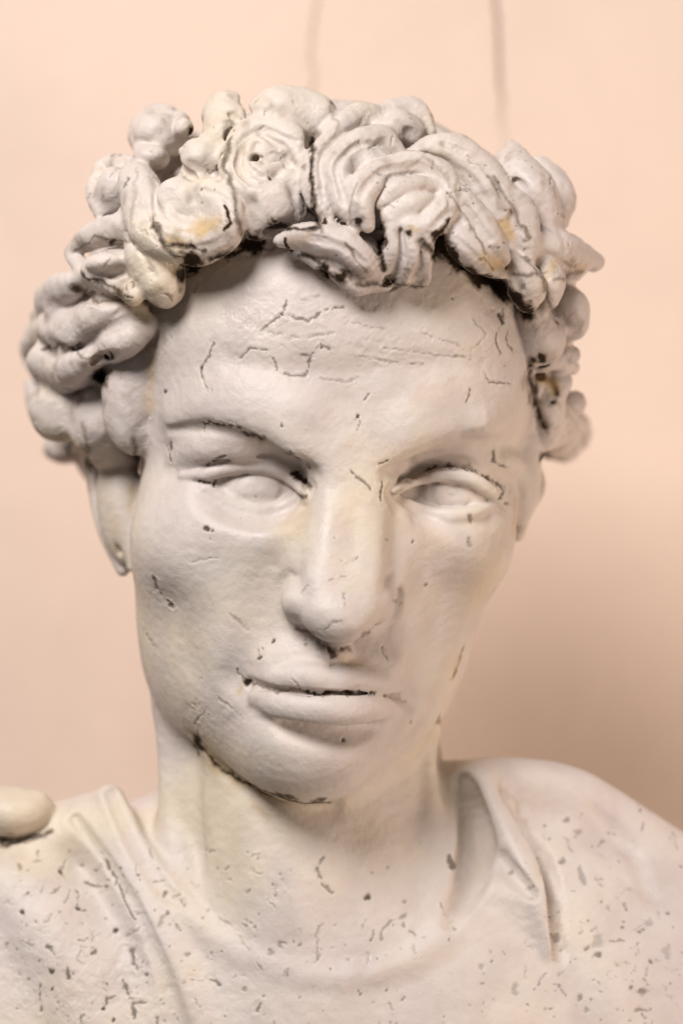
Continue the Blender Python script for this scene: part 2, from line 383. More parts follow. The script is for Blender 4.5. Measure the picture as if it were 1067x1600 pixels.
cut([(624, 358, 60), (624, 400, 54), (616, 440, 34)], 6, -8); cut([(650, 358, 60), (650, 400, 54), (650, 440, 34)], 6, -8)
curl(); strand([(442, 374, 20), (484, 370, 36), (530, 380, 38), (564, 408, 34), (590, 440, 14)], [14, 25, 26, 24, 13], 9, groove=1); lump(560, 395, -3, 40, 34, 34, 16)
curl(); strand([(478, 402, 12), (520, 420, 14), (560, 446, 8), (606, 448, 2)], [9, 17, 16, 8], 12)
# right group
curl(); strand([(644, 240, 14), (690, 238, 20), (736, 266, 18), (772, 316, 14), (794, 380, 6)], [14, 31, 34, 33, 20], 9, groove=2)
curl(); strand([(694, 290, 36), (726, 326, 46), (760, 372, 46), (786, 408, 26)], [12, 27, 30, 16], 6, groove=-1)
curl(); strand([(686, 338, 32), (714, 370, 42), (745, 402, 40), (782, 428, 20)], [12, 24, 24, 13], 6)
curl(); strand([(764, 288, 8), (804, 345, 8), (818, 408, 0)], [18, 33, 20], 8, groove=1)
curl(); lump(826, 310, -43, 44, 62, 50, 14, (0, 0, -18)); strand([(794, 226, -50), (810, 280, -16), (838, 330, -14), (852, 376, -26)], [9, 38, 40, 22], 12, moat=3); cut([(798, 252, -8), (814, 300, 32), (838, 350, 28)], 9, -12); cut([(826, 270, 0), (846, 320, 16)], 7, -6)
curl(); strand([(846, 256, -64), (864, 300, -52), (864, 356, -46)], [14, 28, 18], 10)
curl(); strand([(824, 378, 0), (868, 390, -16), (922, 408, -52)], [18, 34, 16], 10); lump(884, 416, -59, 34, 30, 40, 14); cut([(850, 400, 20), (888, 420, 4)], 7, -6)
curl(); strand([(796, 404, 12), (815, 445, 6), (828, 480, -16)], [16, 30, 13], 9, groove=1)
curl(); strand([(848, 408, -4), (856, 450, -8), (850, 484, -24)], [15, 24, 12], 8)
# right side
curl(); lump(886, 490, -62, 34, 42, 44, 12); strand([(832, 494, -50), (852, 530, -50), (834, 562, -66)], [20, 30, 14], 10); cut([(868, 478, -28), (862, 522, -28)], 8, -11)
curl(); lump(876, 556, -82, 30, 24, 36, 8); strand([(838, 576, -84), (862, 566, -70), (898, 576, -94)], [9, 16, 10], 6)
curl(); lump(866, 602, -92, 27, 26, 34, 8); cut([(846, 600, -66), (870, 618, -60)], 7, -8)
curl(); lump(890, 632, -112, 25, 22, 34, 8); strand([(874, 650, -112), (904, 668, -120), (908, 694, -130)], [12, 17, 9], 8)
curl(); strand([(838, 632, -104), (862, 668, -96), (886, 704, -112)], [16, 34, 18], 10); lump(868, 692, -116, 34, 28, 36, 12)
# left side
curl(); strand([(66, 500, -40), (92, 460, -30), (138, 436, -18)], [15, 26, 16], 10); lump(100, 482, -42, 36, 34, 36, 12)
curl(); lump(165, 515, -66, 76, 44, 46, 18); strand([(96, 552, -36), (148, 505, -30), (196, 476, -42), (228, 494, -66)], [15, 29, 32, 20], 9, moat=5); strand([(142, 556, -30), (188, 532, -34), (222, 508, -52)], [14, 29, 26], 7, moat=6)
cut([(120, 536, 0), (156, 518, 6), (196, 504, -2)], 8, -12); cut([(120, 508, -6), (160, 482, 0), (196, 462, -10)], 6, -5)
curl(); lump(94, 565, -51, 50, 50, 50, 14); strand([(60, 584, -50), (60, 536, -44), (92, 512, -30), (134, 520, -16)], [14, 23, 25, 14], 8, moat=4); strand([(66, 592, -44), (104, 582, -18), (148, 556, -4)], [15, 30, 18], 8, moat=4)
curl(); strand([(52, 604, -72), (64, 640, -66), (92, 668, -60)], [10, 20, 12], 10)
curl(); strand([(78, 668, -52), (114, 642, -34), (142, 620, -30)], [10, 18, 10], 8)
curl(); lump(116, 662, -48, 30, 26, 36, 8); lump(168, 658, -47, 50, 34, 44, 20)
curl(); strand([(160, 650, -30), (180, 700, -22), (188, 745, -46)], [22, 38, 20], 14); cut([(206, 690, 10), (212, 730, 0)], 9, -8)
curl(); lump(104, 700, -80, 34, 28, 40, 8); strand([(128, 696, -70), (144, 742, -84)], [18, 11], 10)
# deep channels between the clusters
for pts, wd, am in (([(488, 215, 30), (490, 270, 24), (486, 330, 20), (500, 352, 14)], 13, -24), ([(360, 215, 20), (352, 262, 20), (366, 300, 26), (372, 352, 20), (384, 385, 6)], 11, -20), ([(700, 345, 30), (684, 372, 24), (678, 400, 10)], 13, -24),
                    ([(212, 262, 6), (208, 330, 6), (208, 360, 14)], 11, -18), ([(274, 218, 10), (276, 262, 20), (300, 290, 24)], 10, -16), ([(515, 160, 0), (528, 196, 6), (500, 238, 20)], 11, -16), ([(634, 262, 30), (660, 248, 20), (690, 262, 24), (706, 290, 26)], 10, -16),
                    ([(548, 352, 36), (548, 320, 44), (556, 290, 40)], 9, -14), ([(390, 212, 20), (392, 190, 16), (384, 160, 0)], 10, -14), ([(772, 280, -6), (800, 320, 0), (826, 372, -8)], 11, -18), ([(300, 212, 0), (330, 222, 10), (352, 214, 10)], 9, -14), ([(784, 410, 10), (796, 440, 4)], 10, -18),
                    ([(240, 345, 20), (262, 390, 20), (296, 404, 14)], 10, -18), ([(420, 352, 20), (446, 356, 20), (500, 358, 24)], 11, -18), ([(596, 350, 40), (594, 390, 34), (600, 420, 14)], 9, -18), ([(100, 545, -16), (136, 562, 0), (176, 556, 10)], 9, -14), ([(200, 468, 10), (150, 470, 0), (118, 448, -14)], 10, -18)):
    cut(pts, wd, am)
tube(on(DH, [(668, 398, -6), (700, 405, -6), (745, 425, -14), (790, 455, -24), (818, 490, -40)]), [10, 15, 16, 15, 10], 6, 's')
tube(on(DH, [(330, 405, -2), (370, 395, 4), (410, 388, 4)]), [11, 15, 12], 6, 's')
tube(on(DH, [(280, 448, -26), (294, 422, -20), (318, 402, -10)]), [9, 15, 12], 6, 's')
# hollows
for a in ((396, 384, 14, 40, 10), (296, 410, 15, 46, 0), (290, 440, 10, 40, 0), (508, 424, 14, 30, 0, 540, 432), (596, 378, 7, 26, 40, 594, 400), (604, 440, 9, 26, 10), (158, 590, 13, 40, -10),
          (745, 430, 13, 50, 0, 720, 415), (775, 442, 13, 50, 0, 800, 452), (172, 381, 6, 20, 10, 150, 386), (84, 547, 9, 24, -20, 100, 541), (848, 562, 10, 34, -70), (862, 628, 9, 30, -84), (848, 712, 9, 30, -90, 865, 715),
          (302, 208, 8, 26, 20, 296, 212), (684, 372, 10, 34, 34, 690, 360), (172, 556, 6, 20, 6), (840, 590, 10, 34, -90)):
    u, v, r, dp, of = a[:5]; pit(u, v, r, dp, of - (30 if (u < 180 and v > 500) else 0), *(a[5:] or ()))
HAIRON[0] = False
own('head')
# ================================================================== surface
def wob(X, f, seed, n=7):
    r = np.random.RandomState(seed); s = np.zeros(len(X), f32)
    for i in range(n):
        d = r.normal(size=3); d /= np.linalg.norm(d); s += np.sin((X @ d.astype(f32)) * f * r.uniform(.6, 1.6) + r.uniform(0, 6.28) + 1.3 * np.sin((X @ np.roll(d, 1).astype(f32)) * f * .7))
    return s / n ** .5
HAIR0 = OWNERS['hair']
def field(X, margin=9.0, owner=False):
    r = evaluate(X, OPS, margin, owner)
    return r
H_ = 1.15
lo = np.array([-178., -62., -262.]); hi = np.array([178., 165., 172.])
n = np.ceil((hi - lo) / H_).astype(int) // 4 * 4 + 5
nc = (n - 1) // 4 + 1
cg = [lo[i] + np.arange(nc[i]) * 4 * H_ for i in range(3)]
Xc = np.stack(np.meshgrid(*cg, indexing='ij'), -1).reshape(-1, 3)
fc = evaluate(Xc, OPS, margin=16).reshape(nc)
fine = np.full(n, 60, f32)
up = fc
for ax in range(3): up = np.repeat(up, 4, axis=ax)
up = up[:n[0], :n[1], :n[2]]
fine[:] = up
near = np.abs(up) < 8.8
ii = np.argwhere(near)
Xf = (ii * H_ + lo).astype(f32)
fine[ii[:, 0], ii[:, 1], ii[:, 2]] = evaluate(Xf, OPS)
print('grid', n, 'near', len(ii), round(time.time() - T0, 1))
for ax in range(3):                                                   # close at the border
    sl = [slice(None)] * 3
    for e in (0, -1): sl[ax] = e; fine[tuple(sl)] = np.maximum(fine[tuple(sl)], 0.3)
ins = fine < 0
def cellor(a, b): return a != b
mix = np.zeros(n - 1, bool)
c0 = ins[:-1, :-1, :-1]
for dx in (0, 1):
    for dy in (0, 1):
        for dz in (0, 1):
            mix |= ins[dx:n[0] - 1 + dx, dy:n[1] - 1 + dy, dz:n[2] - 1 + dz] != c0
cell = np.argwhere(mix)
cid = np.full(mix.shape, -1, np.int32); cid[cell[:, 0], cell[:, 1], cell[:, 2]] = np.arange(len(cell))
acc = np.zeros((len(cell), 3)); cnt = np.zeros(len(cell))
for ax in range(3):
    o = [a for a in range(3) if a != ax]
    for p in (0, 1):
        for q in (0, 1):
            off = np.zeros(3, int); off[o[0]] = p; off[o[1]] = q
            a = cell + off; b = a.copy(); b[:, ax] += 1
            fa = fine[a[:, 0], a[:, 1], a[:, 2]]; fb = fine[b[:, 0], b[:, 1], b[:, 2]]
            mk = (fa < 0) != (fb < 0); t = fa / np.where(mk, fa - fb, 1)
            pt = a.astype(float); pt[:, ax] += t
            acc[mk] += pt[mk]; cnt[mk] += 1
V = (acc / cnt[:, None] * H_ + lo).astype(f32)
quads = []
for ax in range(3):
    o = [(ax + 1) % 3, (ax + 2) % 3]
    s0 = [slice(1, -1)] * 3; s1 = [slice(1, -1)] * 3; s0[ax] = slice(0, -1); s1[ax] = slice(1, None)
    A, B = ins[tuple(s0)], ins[tuple(s1)]
    ed = np.argwhere(A != B); base = ed + 1; base[:, ax] -= 1
    inside = A[ed[:, 0], ed[:, 1], ed[:, 2]]
    q = []
    for (p, r_) in ((-1, -1), (0, -1), (0, 0), (-1, 0)):
        c = base.copy(); c[:, o[0]] += p; c[:, o[1]] += r_
        q.append(cid[c[:, 0], c[:, 1], c[:, 2]])
    q = np.stack(q, 1); q[~inside] = q[~inside][:, ::-1]
    quads.append(q[(q >= 0).all(1)])
Q = np.concatenate(quads)
del fine, up, near, ins, mix, cid
def vnormals(V, tri):
    fn = np.cross(V[tri[:, 1]] - V[tri[:, 0]], V[tri[:, 2]] - V[tri[:, 0]])
    N = np.stack([sum(np.bincount(tri[:, j], fn[:, i], len(V)) for j in range(3)) for i in range(3)], 1)
    return (N / (np.linalg.norm(N, axis=1, keepdims=True) + 1e-12)).astype(f32)
def q2t(Q): return np.concatenate([Q[:, [0, 1, 2]], Q[:, [0, 2, 3]]])
def project(V, N, it=2, lim=0.8):
    for _ in range(it):
        f = evaluate(V, OPS); V = V - N * np.clip(f, -lim, lim)[:, None]
    return V
N = vnormals(V, q2t(Q)); V = project(V, N)
print('base', len(V), len(Q), round(time.time() - T0, 1))
# finer faces where the photograph looks
cen = V[Q].mean(1); u, v, d = uvd(cen)
fn = N[Q].mean(1); view = np.array([0, -D, 0]) - cen; view /= np.linalg.norm(view, axis=1, keepdims=True)
Ssel = (u > -25) & (u < 1092) & (v > 60) & (v < 1630) & ((fn * view).sum(1) > -0.12)
E = np.sort(np.stack([Q, np.roll(Q, -1, 1)], -1).reshape(-1, 2), 1)
ek = E[:, 0].astype(np.int64) * len(V) + E[:, 1]
uq, inv = np.unique(ek, return_inverse=True); inv = inv.reshape(-1, 4)
es = np.zeros(len(uq), bool); es[inv[Ssel].ravel()] = True
eid = np.full(len(uq), -1); eid[es] = len(V) + np.arange(es.sum())
a, b = uq[es] // len(V), uq[es] % len(V)
nv0 = len(V); Vn = [V, (V[a] + V[b]) / 2]
fcid = nv0 + es.sum() + np.arange(Ssel.sum()); Vn.append(V[Q[Ssel]].mean(1)); V2 = np.concatenate(Vn).astype(f32)
qs = Q[Ssel]; em = eid[inv[Ssel]]
newq = np.concatenate([np.stack([qs[:, j], em[:, j], fcid, em[:, (j - 1) % 4]], 1) for j in range(4)])
rest = Q[~Ssel]; er_ = eid[inv[~Ssel]]
plain = (er_ < 0).all(1)
Qall = np.concatenate([newq, rest[plain]]); ng = []
for qq, ee in zip(rest[~plain], er_[~plain]):
    f_ = []
    for j in range(4):
        f_.append(int(qq[j]))
        if ee[j] >= 0: f_.append(int(ee[j]))
    ng.append(f_)
TRI = np.concatenate([q2t(Qall)] + [np.array([[f_[0], f_[i], f_[i + 1]] for f_ in ng for i in range(1, len(f_) - 1)], int).reshape(-1, 3)])
V = V2; N = vnormals(V, TRI); V = project(V, N, 2, 0.5)
_, OWNV = evaluate(V, OPS, want_owner=True)
N = vnormals(V, TRI)
print('fine', len(V), 'tris', len(TRI), round(time.time() - T0, 1))
# ================================================================== cracks, chips, dirt and painted shade
rng = random.Random(5)
U_, V_, D_ = uvd(V); front = ((N * np.array([0, -1, 0])).sum(1) > -0.05)
hairv = OWNV >= HAIR0
GR = np.zeros(len(V), f32); OC = np.zeros(len(V), f32); CR = np.zeros(len(V), f32); DEP = np.zeros(len(V), f32)
rough = (wob(V, 0.28, 3) * 0.10 + wob(V, 0.9, 4) * 0.045).astype(f32)
hv = (wob(V, 0.25, 8) * 0.24 + wob(V, 0.6, 9) * 0.15).astype(f32)
DEP += np.where(hairv, hv, rough)
ju = (wob(V, 1.1, 21) * 1.1 + wob(V, 3.1, 22) * 0.7).astype(f32); jv = (wob(V, 1.1, 23) * 1.1 + wob(V, 3.1, 24) * 0.7).astype(f32)
wv = np.clip(.72 + .42 * wob(V, 0.9, 31) + .3 * wob(V, 2.2, 32), .12, 1.7).astype(f32)
lu = (wob(V, .45, 25) * 3.5).astype(f32); lv = (wob(V, .45, 26) * 3.5).astype(f32)
fi = np.flatnonzero(front & (U_ > -40) & (U_ < 1110) & (V_ > 40) & (V_ < 1660)); fi = fi[np.argsort(V_[fi])]
fu, fv = (U_ + ju)[fi], (V_ + jv)[fi]; fv0 = V_[fi]; fw = wv[fi]; flu, flv = lu[fi], lv[fi]
def mark(arr, pts, wid, amt, soft=0.5, carve=0.0, big=False):
    """a stain, crack or painted shade with its own outline, along pts; soft = share of the width that fades out"""
    pts = np.asarray(pts, float); m_ = wid * 1.3 + 6
    i0, i1 = np.searchsorted(fv0, [pts[:, 1].min() - m_, pts[:, 1].max() + m_])
    k = np.flatnonzero((fu[i0:i1] > pts[:, 0].min() - m_) & (fu[i0:i1] < pts[:, 0].max() + m_)) + i0
    if not len(k): return
    x, y = (fu[k] + flu[k] * min(1, wid / 10), fv[k] + flv[k] * min(1, wid / 10)) if big else (fu[k], fv[k]); best = np.full(len(k), 1e9)
    if len(pts) == 1: best = np.hypot(x - pts[0, 0], y - pts[0, 1])
    for a, b in zip(pts[:-1], pts[1:]):
        ab = b - a; t = np.clip(((x - a[0]) * ab[0] + (y - a[1]) * ab[1]) / (ab @ ab + 1e-9), 0, 1)
        best = np.minimum(best, np.hypot(x - a[0] - t * ab[0], y - a[1] - t * ab[1]))
    we = wid * (fw[k] if not big else .55 + .45 * fw[k]); f = np.clip((we - best) / (we * soft), 0, 1); f = f * f * (3 - 2 * f)
    arr[fi[k]] = np.maximum(arr[fi[k]], f * amt)
    if carve and not big: DEP[fi[k]] += (np.exp(-((best - wid * 2.0) / (wid * .9)) ** 2) * .11 * np.sign(flu[k])).astype(f32)
    if carve: DEP[fi[k]] -= (f * carve).astype(f32)
def crack(pts, wid=2.6, amt=.85, carve=.28): mark(CR, pts, wid * 1.2, amt, .7, carve * 1.5)
def chip(u, v, r=4, amt=.95, dv=0, carve=.5): mark(CR, [(u, v), (u + dv * .2, v + dv)], r * 1.15, amt, .5, carve, True)
def grime_shade(pts, r, amt=.8, soft=.9): mark(GR, pts, r * 1.6, amt * 1.15, 1.0, 0, True)  # dirt, and shade painted into hollows and creases
def ochre(pts, r, amt=.7, soft=.95): mark(OC, pts, r * 1.1, amt * 1.2, soft, 0, True)
# forehead
for a in ([(333, 537), (325, 556), (313, 577), (321, 603), (331, 611)], [(448, 470), (442, 492), (409, 515)], [(442, 492), (482, 501), (510, 483), (535, 480)], [(465, 554), (487, 555), (501, 538), (515, 546)],
          [(426, 560), (437, 582), (465, 588), (479, 586), (485, 560)], [(375, 560), (392, 543), (420, 549)], [(577, 613), (569, 625)], [(553, 655), (560, 650), (564, 659), (558, 672)],
          [(785, 481), (783, 508)], [(780, 509), (774, 532), (786, 556)], [(797, 515), (791, 528), (801, 548)], [(757, 582), (763, 596), (802, 600)], [(735, 610), (729, 627)]): crack(a, 2.4, .7)
for a in ([(600, 545), (650, 551), (700, 556), (735, 560)], [(560, 556), (610, 566), (660, 570)], [(500, 592), (540, 598), (560, 590)], [(660, 520), (720, 540)], [(420, 520), (470, 528), (520, 520)], [(540, 500), (600, 515)], [(470, 470), (500, 462)], [(740, 500), (760, 520), (745, 540)]): crack(a, 1.8, .35, .2)
for a in ((314, 574, 4), (524, 481, 4), (784, 494, 4.5, .9, 10), (442, 491, 3.5), (560, 652, 5), (501, 541, 3.5), (259, 612, 4), (440, 665, 2.6)): chip(*a)
# eyes
for a, w_ in (([(266, 692), (267, 722)], 4), ([(318, 660), (362, 665)], 2.4), ([(320, 661), (321, 677)], 2.6), ([(372, 668), (386, 678), (409, 685)], 4), ([(450, 707), (467, 717)], 3.4), ([(325, 726), (342, 716), (352, 712)], 3.4), ([(311, 752), (335, 754)], 2.2), ([(598, 752), (595, 783)], 3.6),
              ([(668, 735), (682, 729)], 3.6), ([(700, 729), (706, 730)], 4), ([(722, 733), (743, 735)], 3), ([(756, 744), (780, 758), (787, 766), (781, 779)], 4.2), ([(771, 703), (771, 722), (790, 729)], 2.6), ([(592, 725), (604, 720)], 2.6), ([(545, 735), (562, 748), (580, 765)], 2.0)): crack(a, w_, .8)
chip(267, 718, 5); chip(335, 752, 4.5, .9, 6); chip(324, 827, 6); chip(333, 830, 3.5); chip(735, 806, 4.5, .6, 9); chip(645, 848, 3.5, .7); chip(793, 788, 4.5, .8); chip(730, 840, 3, .35, 14)
grime_shade([(462, 743), (477, 755)], 10, .85); grime_shade([(470, 762), (474, 785)], 9, .3); grime_shade([(612, 772), (625, 764)], 9, .35); grime_shade([(260, 668), (350, 664), (430, 694), (490, 724)], 7, .22); grime_shade([(640, 750), (680, 732), (730, 732), (775, 755)], 6, .35)  # dark spot at the inner corner, darker creases under brow and lid
ochre([(480, 790), (452, 830), (430, 850)], 26, .28); ochre([(620, 800), (680, 840)], 30, .16); ochre([(770, 840), (740, 930)], 50, .22); ochre([(660, 620), (760, 600)], 40, .16)
# nose and mouth
for a in ([(472, 926), (478, 917), (486, 915)], [(538, 928), (540, 944)], [(506, 986), (520, 972), (535, 972)], [(520, 870), (540, 880), (560, 872)], [(518, 905), (540, 900)]): crack(a, 2, .45, .2)
chip(514, 1014, 6, .9, 9); chip(532, 1013, 5, .6); chip(425, 1004, 4.5); chip(405, 1029, 4); crack([(404, 1016), (405, 1030)], 2, .5); chip(478, 1007, 3, .35); crack([(597, 1012), (604, 1032)], 2.4, .4); chip(538, 1156, 5); chip(642, 1128, 4, .45); chip(687, 1124, 6, .6, 6); chip(665, 915, 3, .4); chip(616, 938, 3, .5)
grime_shade([(500, 1010), (540, 1012)], 9, .5); grime_shade([(462, 978), (490, 990)], 6, .45); grime_shade([(565, 992), (580, 985)], 5, .45)  # shade painted beneath the tip and into the nostrils
grime_shade([(387, 1067)], 9, .9); ochre([(376, 1078)], 14, .6)  # darkness of the corner pit put into the colour, beside an ochre stain
grime_shade([(398, 1070), (440, 1077), (485, 1083), (545, 1083)], 4, .45); grime_shade([(485, 1084), (550, 1083)], 4.5, .75); grime_shade([(600, 1086), (632, 1093)], 7, .35)  # dark line between the lips, darker right corner
for a in ((433, 1079, 4.5), (481, 1080, 4), (493, 1083, 4), (508, 1084, 5), (540, 1082, 4), (560, 1078, 3.5), (580, 1082, 5), (600, 1087, 3.5)): chip(*a)
ochre([(530, 1032), (560, 1030)], 20, .3)
# cheeks, jaw
crack([(240, 903), (247, 922), (258, 936), (270, 948)], 2.6, .7); chip(268, 948, 6, .8); crack([(228, 990), (240, 1010)], 2.4, .3); chip(316, 1060, 3, .4)
grime_shade([(305, 1150), (318, 1172), (350, 1203), (400, 1233), (450, 1249), (510, 1254)], 5, .62); grime_shade([(308, 1158), (312, 1170)], 10, .75); ochre([(300, 1150), (345, 1200), (400, 1236), (455, 1252)], 16, .55); ochre([(400, 1250), (415, 1275)], 12, .35)
grime_shade([(724, 1008), (718, 1030), (706, 1062)], 2.6, .45); ochre([(724, 1008), (706, 1062)], 5, .5); ochre([(806, 780), (800, 838)], 6, .5)
for a in ([(320, 1110), (305, 1130), (310, 1150)], [(340, 1090), (380, 1120)], [(300, 1100), (330, 1120)], [(300, 880), (340, 870)], [(360, 960), (390, 985)]): crack(a, 1.8, .35, .2)
# neck
crack([(503, 1338), (496, 1358), (502, 1378), (518, 1394)], 3.4, .6); chip(575, 1405, 6.5); chip(703, 1340, 6.5, .75, 14); crack([(634, 1428), (612, 1440), (598, 1452), (595, 1466)], 3.4, .5); crack([(505, 1442), (493, 1458), (497, 1498)], 3, .4)
for a in ((605, 1355, 4, .4), (632, 1410, 4.5, .4), (582, 1362, 3, .35), (435, 1475, 6, .45), (423, 1490, 5, .3)): chip(*a)
grime_shade([(245, 1452), (252, 1432)], 7, .35); grime_shade([(370, 1465), (392, 1482)], 5, .3)
# chest
for a in ([(122, 1393), (122, 1419), (133, 1422)], [(135, 1378), (150, 1386), (167, 1385)], [(74, 1478), (88, 1493)], [(205, 1483), (209, 1500), (216, 1516)], [(192, 1530), (200, 1550), (208, 1566), (210, 1592)], [(208, 1566), (228, 1567)], [(133, 1496), (150, 1485)], [(160, 1580), (168, 1563), (180, 1556)],
          [(106, 1512), (108, 1528)], [(62, 1540), (64, 1580)], [(165, 1345), (182, 1375), (200, 1420), (212, 1438)], [(128, 1590), (128, 1610)], [(245, 1590), (247, 1605)], [(330, 1530), (345, 1540)], [(400, 1580), (408, 1568)]): crack(a, 3, .75)
for a in ((124, 1420, 5), (34, 1425, 5), (97, 1362, 4), (180, 1452, 5), (81, 1519, 4), (80, 1545, 4), (162, 1578, 4), (177, 1594, 4), (883, 1281, 7, .55), (901, 1301, 7, .4), (875, 1342, 7, .55), (908, 1358, 5, .4, 18), (950, 1418, 7, .3), (915, 1482, 8, .6), (935, 1493, 7, .7), (931, 1470, 14, .3), (867, 1465, 7, .4), (998, 1551, 9, .6), (906, 1563, 7, .5), (915, 1580, 6, .35), (803, 1540, 6, .35, 10), (1015, 1440, 8, .3), (1040, 1490, 8, .3), (800, 1368, 6, .4), (825, 1390, 5, .35), (752, 1508, 5, .3)): chip(*a)
grime_shade([(0, 1316), (45, 1308), (80, 1296)], 8, .6); grime_shade([(785, 1235), (838, 1320), (868, 1410), (876, 1480)], 9, .22); ochre([(735, 1250), (745, 1350), (700, 1440)], 22, .14); ochre([(600, 1510), (700, 1485)], 26, .09)  # shade painted under the button and along the fold groove; ochre on the collar
# hair: dirt and painted shade in the drilled hollows and along the fringe, ochre where the paint is gone
for a in (((396, 382), 20, 1), ((298, 408), 24, 1), ((285, 430), 16, .8), ((540, 430), 16, .9), ((510, 422), 14, .9), ((597, 380), 9, 1), ((605, 441), 10, 1), ((158, 588), 16, 1), ((172, 556), 7, .9), ((104, 700), 22, .6), ((845, 562), 12, .9), ((862, 628), 10, .9), ((852, 714), 12, .9), ((301, 208), 9, 1), ((488, 325), 12, .6),
          ((642, 362), 11, .8), ((560, 345), 9, .9), ((508, 345), 6, .9), ((407, 248), 5, .6), ((686, 372), 14, .9), ((815, 478), 12, .8), ((356, 188), 12, .35), ((172, 379), 9, .8), ((190, 462), 14, .6), ((896, 408), 8, .4), ((425, 280), 4, .7), ((426, 343), 5, .8), ((370, 330), 6, .6), ((470, 262), 6, .5)): grime_shade([a[0]], a[1], a[2], .6)
for a in (([(330, 402), (362, 396), (410, 388)], 9, .7), ([(690, 382), (720, 418), (760, 440), (806, 466), (822, 488)], 15, .95), ([(660, 380), (690, 400)], 9, .6), ([(826, 566), (834, 620), (850, 662)], 12, .65), ([(240, 350), (258, 384), (320, 390)], 6, .6), ([(70, 548), (100, 541)], 6, .6), ([(352, 322), (362, 348), (348, 362)], 3, .9), ([(228, 470), (238, 480)], 9, .6), ([(130, 430), (205, 462)], 5, .6),
          ([(115, 392), (150, 372), (200, 378)], 4, .5), ([(765, 280), (785, 312)], 6, .4), ([(800, 430), (850, 425)], 7, .5), ([(870, 440), (905, 425)], 7, .45), ([(448, 375), (454, 390)], 4, .9), ([(540, 380), (556, 405), (570, 425)], 4, .5), ([(210, 690), (214, 720)], 8, .5), ([(130, 660), (142, 740)], 6, .4)): grime_shade(*a)
for a in (([(300, 360), (340, 345)], 22, .8), ([(262, 376), (290, 384)], 15, .6), ([(785, 350), (800, 372)], 18, .75), ([(760, 405), (790, 415)], 18, .7), ([(455, 380), (480, 372)], 16, .4), ([(905, 418)], 16, .6), ([(850, 590), (865, 605)], 18, .8), ([(180, 462), (230, 490)], 22, .35), ([(236, 540), (232, 640)], 16, .4), ([(860, 410), (850, 440)], 14, .5), ([(120, 690), (140, 760)], 14, .35), ([(170, 780), (190, 870)], 18, .25), ([(640, 352), (655, 360)], 8, .5), ([(210, 760), (205, 800)], 12, .35)): ochre(*a)
# small specks and hair cracks strewn over hair and cloth
def speck(u, v, cloth):
    if rng.random() < .66: chip(u, v, rng.uniform(1.2, 3.0 if cloth else 3.0) + (1.6 if rng.random() < .08 else 0), rng.uniform(.25, .8), 0, .3)
    else:
        a = rng.uniform(0, 6.28); pts = [(u, v)]
        for _ in range(rng.randint(2, 4)):
            a += rng.uniform(-.8, .8); st = rng.uniform(2.5, 8); pts.append((pts[-1][0] + st * math.cos(a), pts[-1][1] + st * math.sin(a)))
        crack(pts, rng.uniform(1.3, 2.2), rng.uniform(.2, .65), .25)
# general soiling of the curls
GR = np.maximum(GR, np.where(hairv, np.clip(wob(V, .30, 51) * .6 + wob(V, .9, 52) * .4 - .25, 0, 1) * .36, np.clip(wob(V, .2, 53) * .6 + wob(V, .8, 54) * .5 - .8, 0, 1) * .12)).astype(f32)
for _ in range(190): speck(rng.uniform(0, 480), rng.uniform(1330, 1600), True)
for _ in range(90): speck(rng.uniform(480, 1067), rng.uniform(1420, 1600), True)
for _ in range(90): speck(rng.uniform(820, 1067), rng.uniform(1230, 1600), True)
for _ in range(90): speck(rng.uniform(220, 830), rng.uniform(150, 420), False)
for _ in range(35): speck(rng.uniform(110, 360), rng.uniform(200, 470), False)
for _ in range(35): speck(rng.uniform(700, 925), rng.uniform(240, 480), False)
for _ in range(16): speck(rng.uniform(240, 800), rng.uniform(480, 1240), False)

# flaked paint: thin plates with a broken edge, on the forehead, brow, nose, hair and cloth
fl = (wob(V, .16, 41) * .8 + wob(V, .42, 42) * .6 + wob(V, 1.1, 43) * .4 + wob(V, 2.4, 44) * .22).astype(f32)
def zone(u, v, ru, rv): return np.exp(-(((U_ - u) / ru) ** 2 + ((V_ - v) / rv) ** 2))
zn = np.clip(zone(560, 520, 260, 60) * 1.2 + zone(790, 520, 40, 60) + zone(560, 700, 70, 60) * .8 + zone(540, 880, 40, 90) * .6 + zone(150, 1480, 260, 160) * .8 + zone(900, 1450, 200, 160) * .6 + hairv * .7 + zone(330, 1110, 60, 60) * .7, 0, 1)
for lev, dp in ((.55, .22), (1.15, .25), (-.9, .2)):
    s_ = np.clip((fl - lev) / .12 + .5, 0, 1); DEP -= (s_ * s_ * (3 - 2 * s_) * dp * zn * front).astype(f32)

for pts, r_, am in (([(488, 215), (490, 270), (486, 330), (500, 352)], 8, .7), ([(360, 215), (352, 262), (366, 300), (372, 352), (384, 385)], 7, .55), ([(700, 345), (684, 372), (678, 400)], 8, .75), ([(212, 262), (208, 330), (208, 360)], 5, .3), ([(515, 160), (528, 196), (500, 238)], 5, .35),
                    ([(634, 262), (660, 248), (690, 262), (706, 290)], 5, .35), ([(548, 352), (548, 320), (556, 290)], 5, .4), ([(772, 280), (800, 320), (826, 372)], 6, .5), ([(240, 345), (262, 390), (296, 404)], 7, .6), ([(420, 352), (446, 356), (500, 358)], 7, .75), ([(596, 350), (594, 390), (600, 420)], 6, .8), ([(100, 545), (136, 562), (176, 556)], 6, .5), ([(200, 468), (150, 470), (118, 448)], 6, .5),
                    ([(700, 300), (740, 360), (760, 395)], 4, .45), ([(820, 400), (850, 440), (860, 480)], 6, .5), ([(560, 440), (600, 448), (660, 446)], 6, .55), ([(470, 395), (500, 415), (540, 440)], 7, .6)):
    grime_shade(pts, r_, am * .95)  # dirt and painted shade along the channels between the clusters

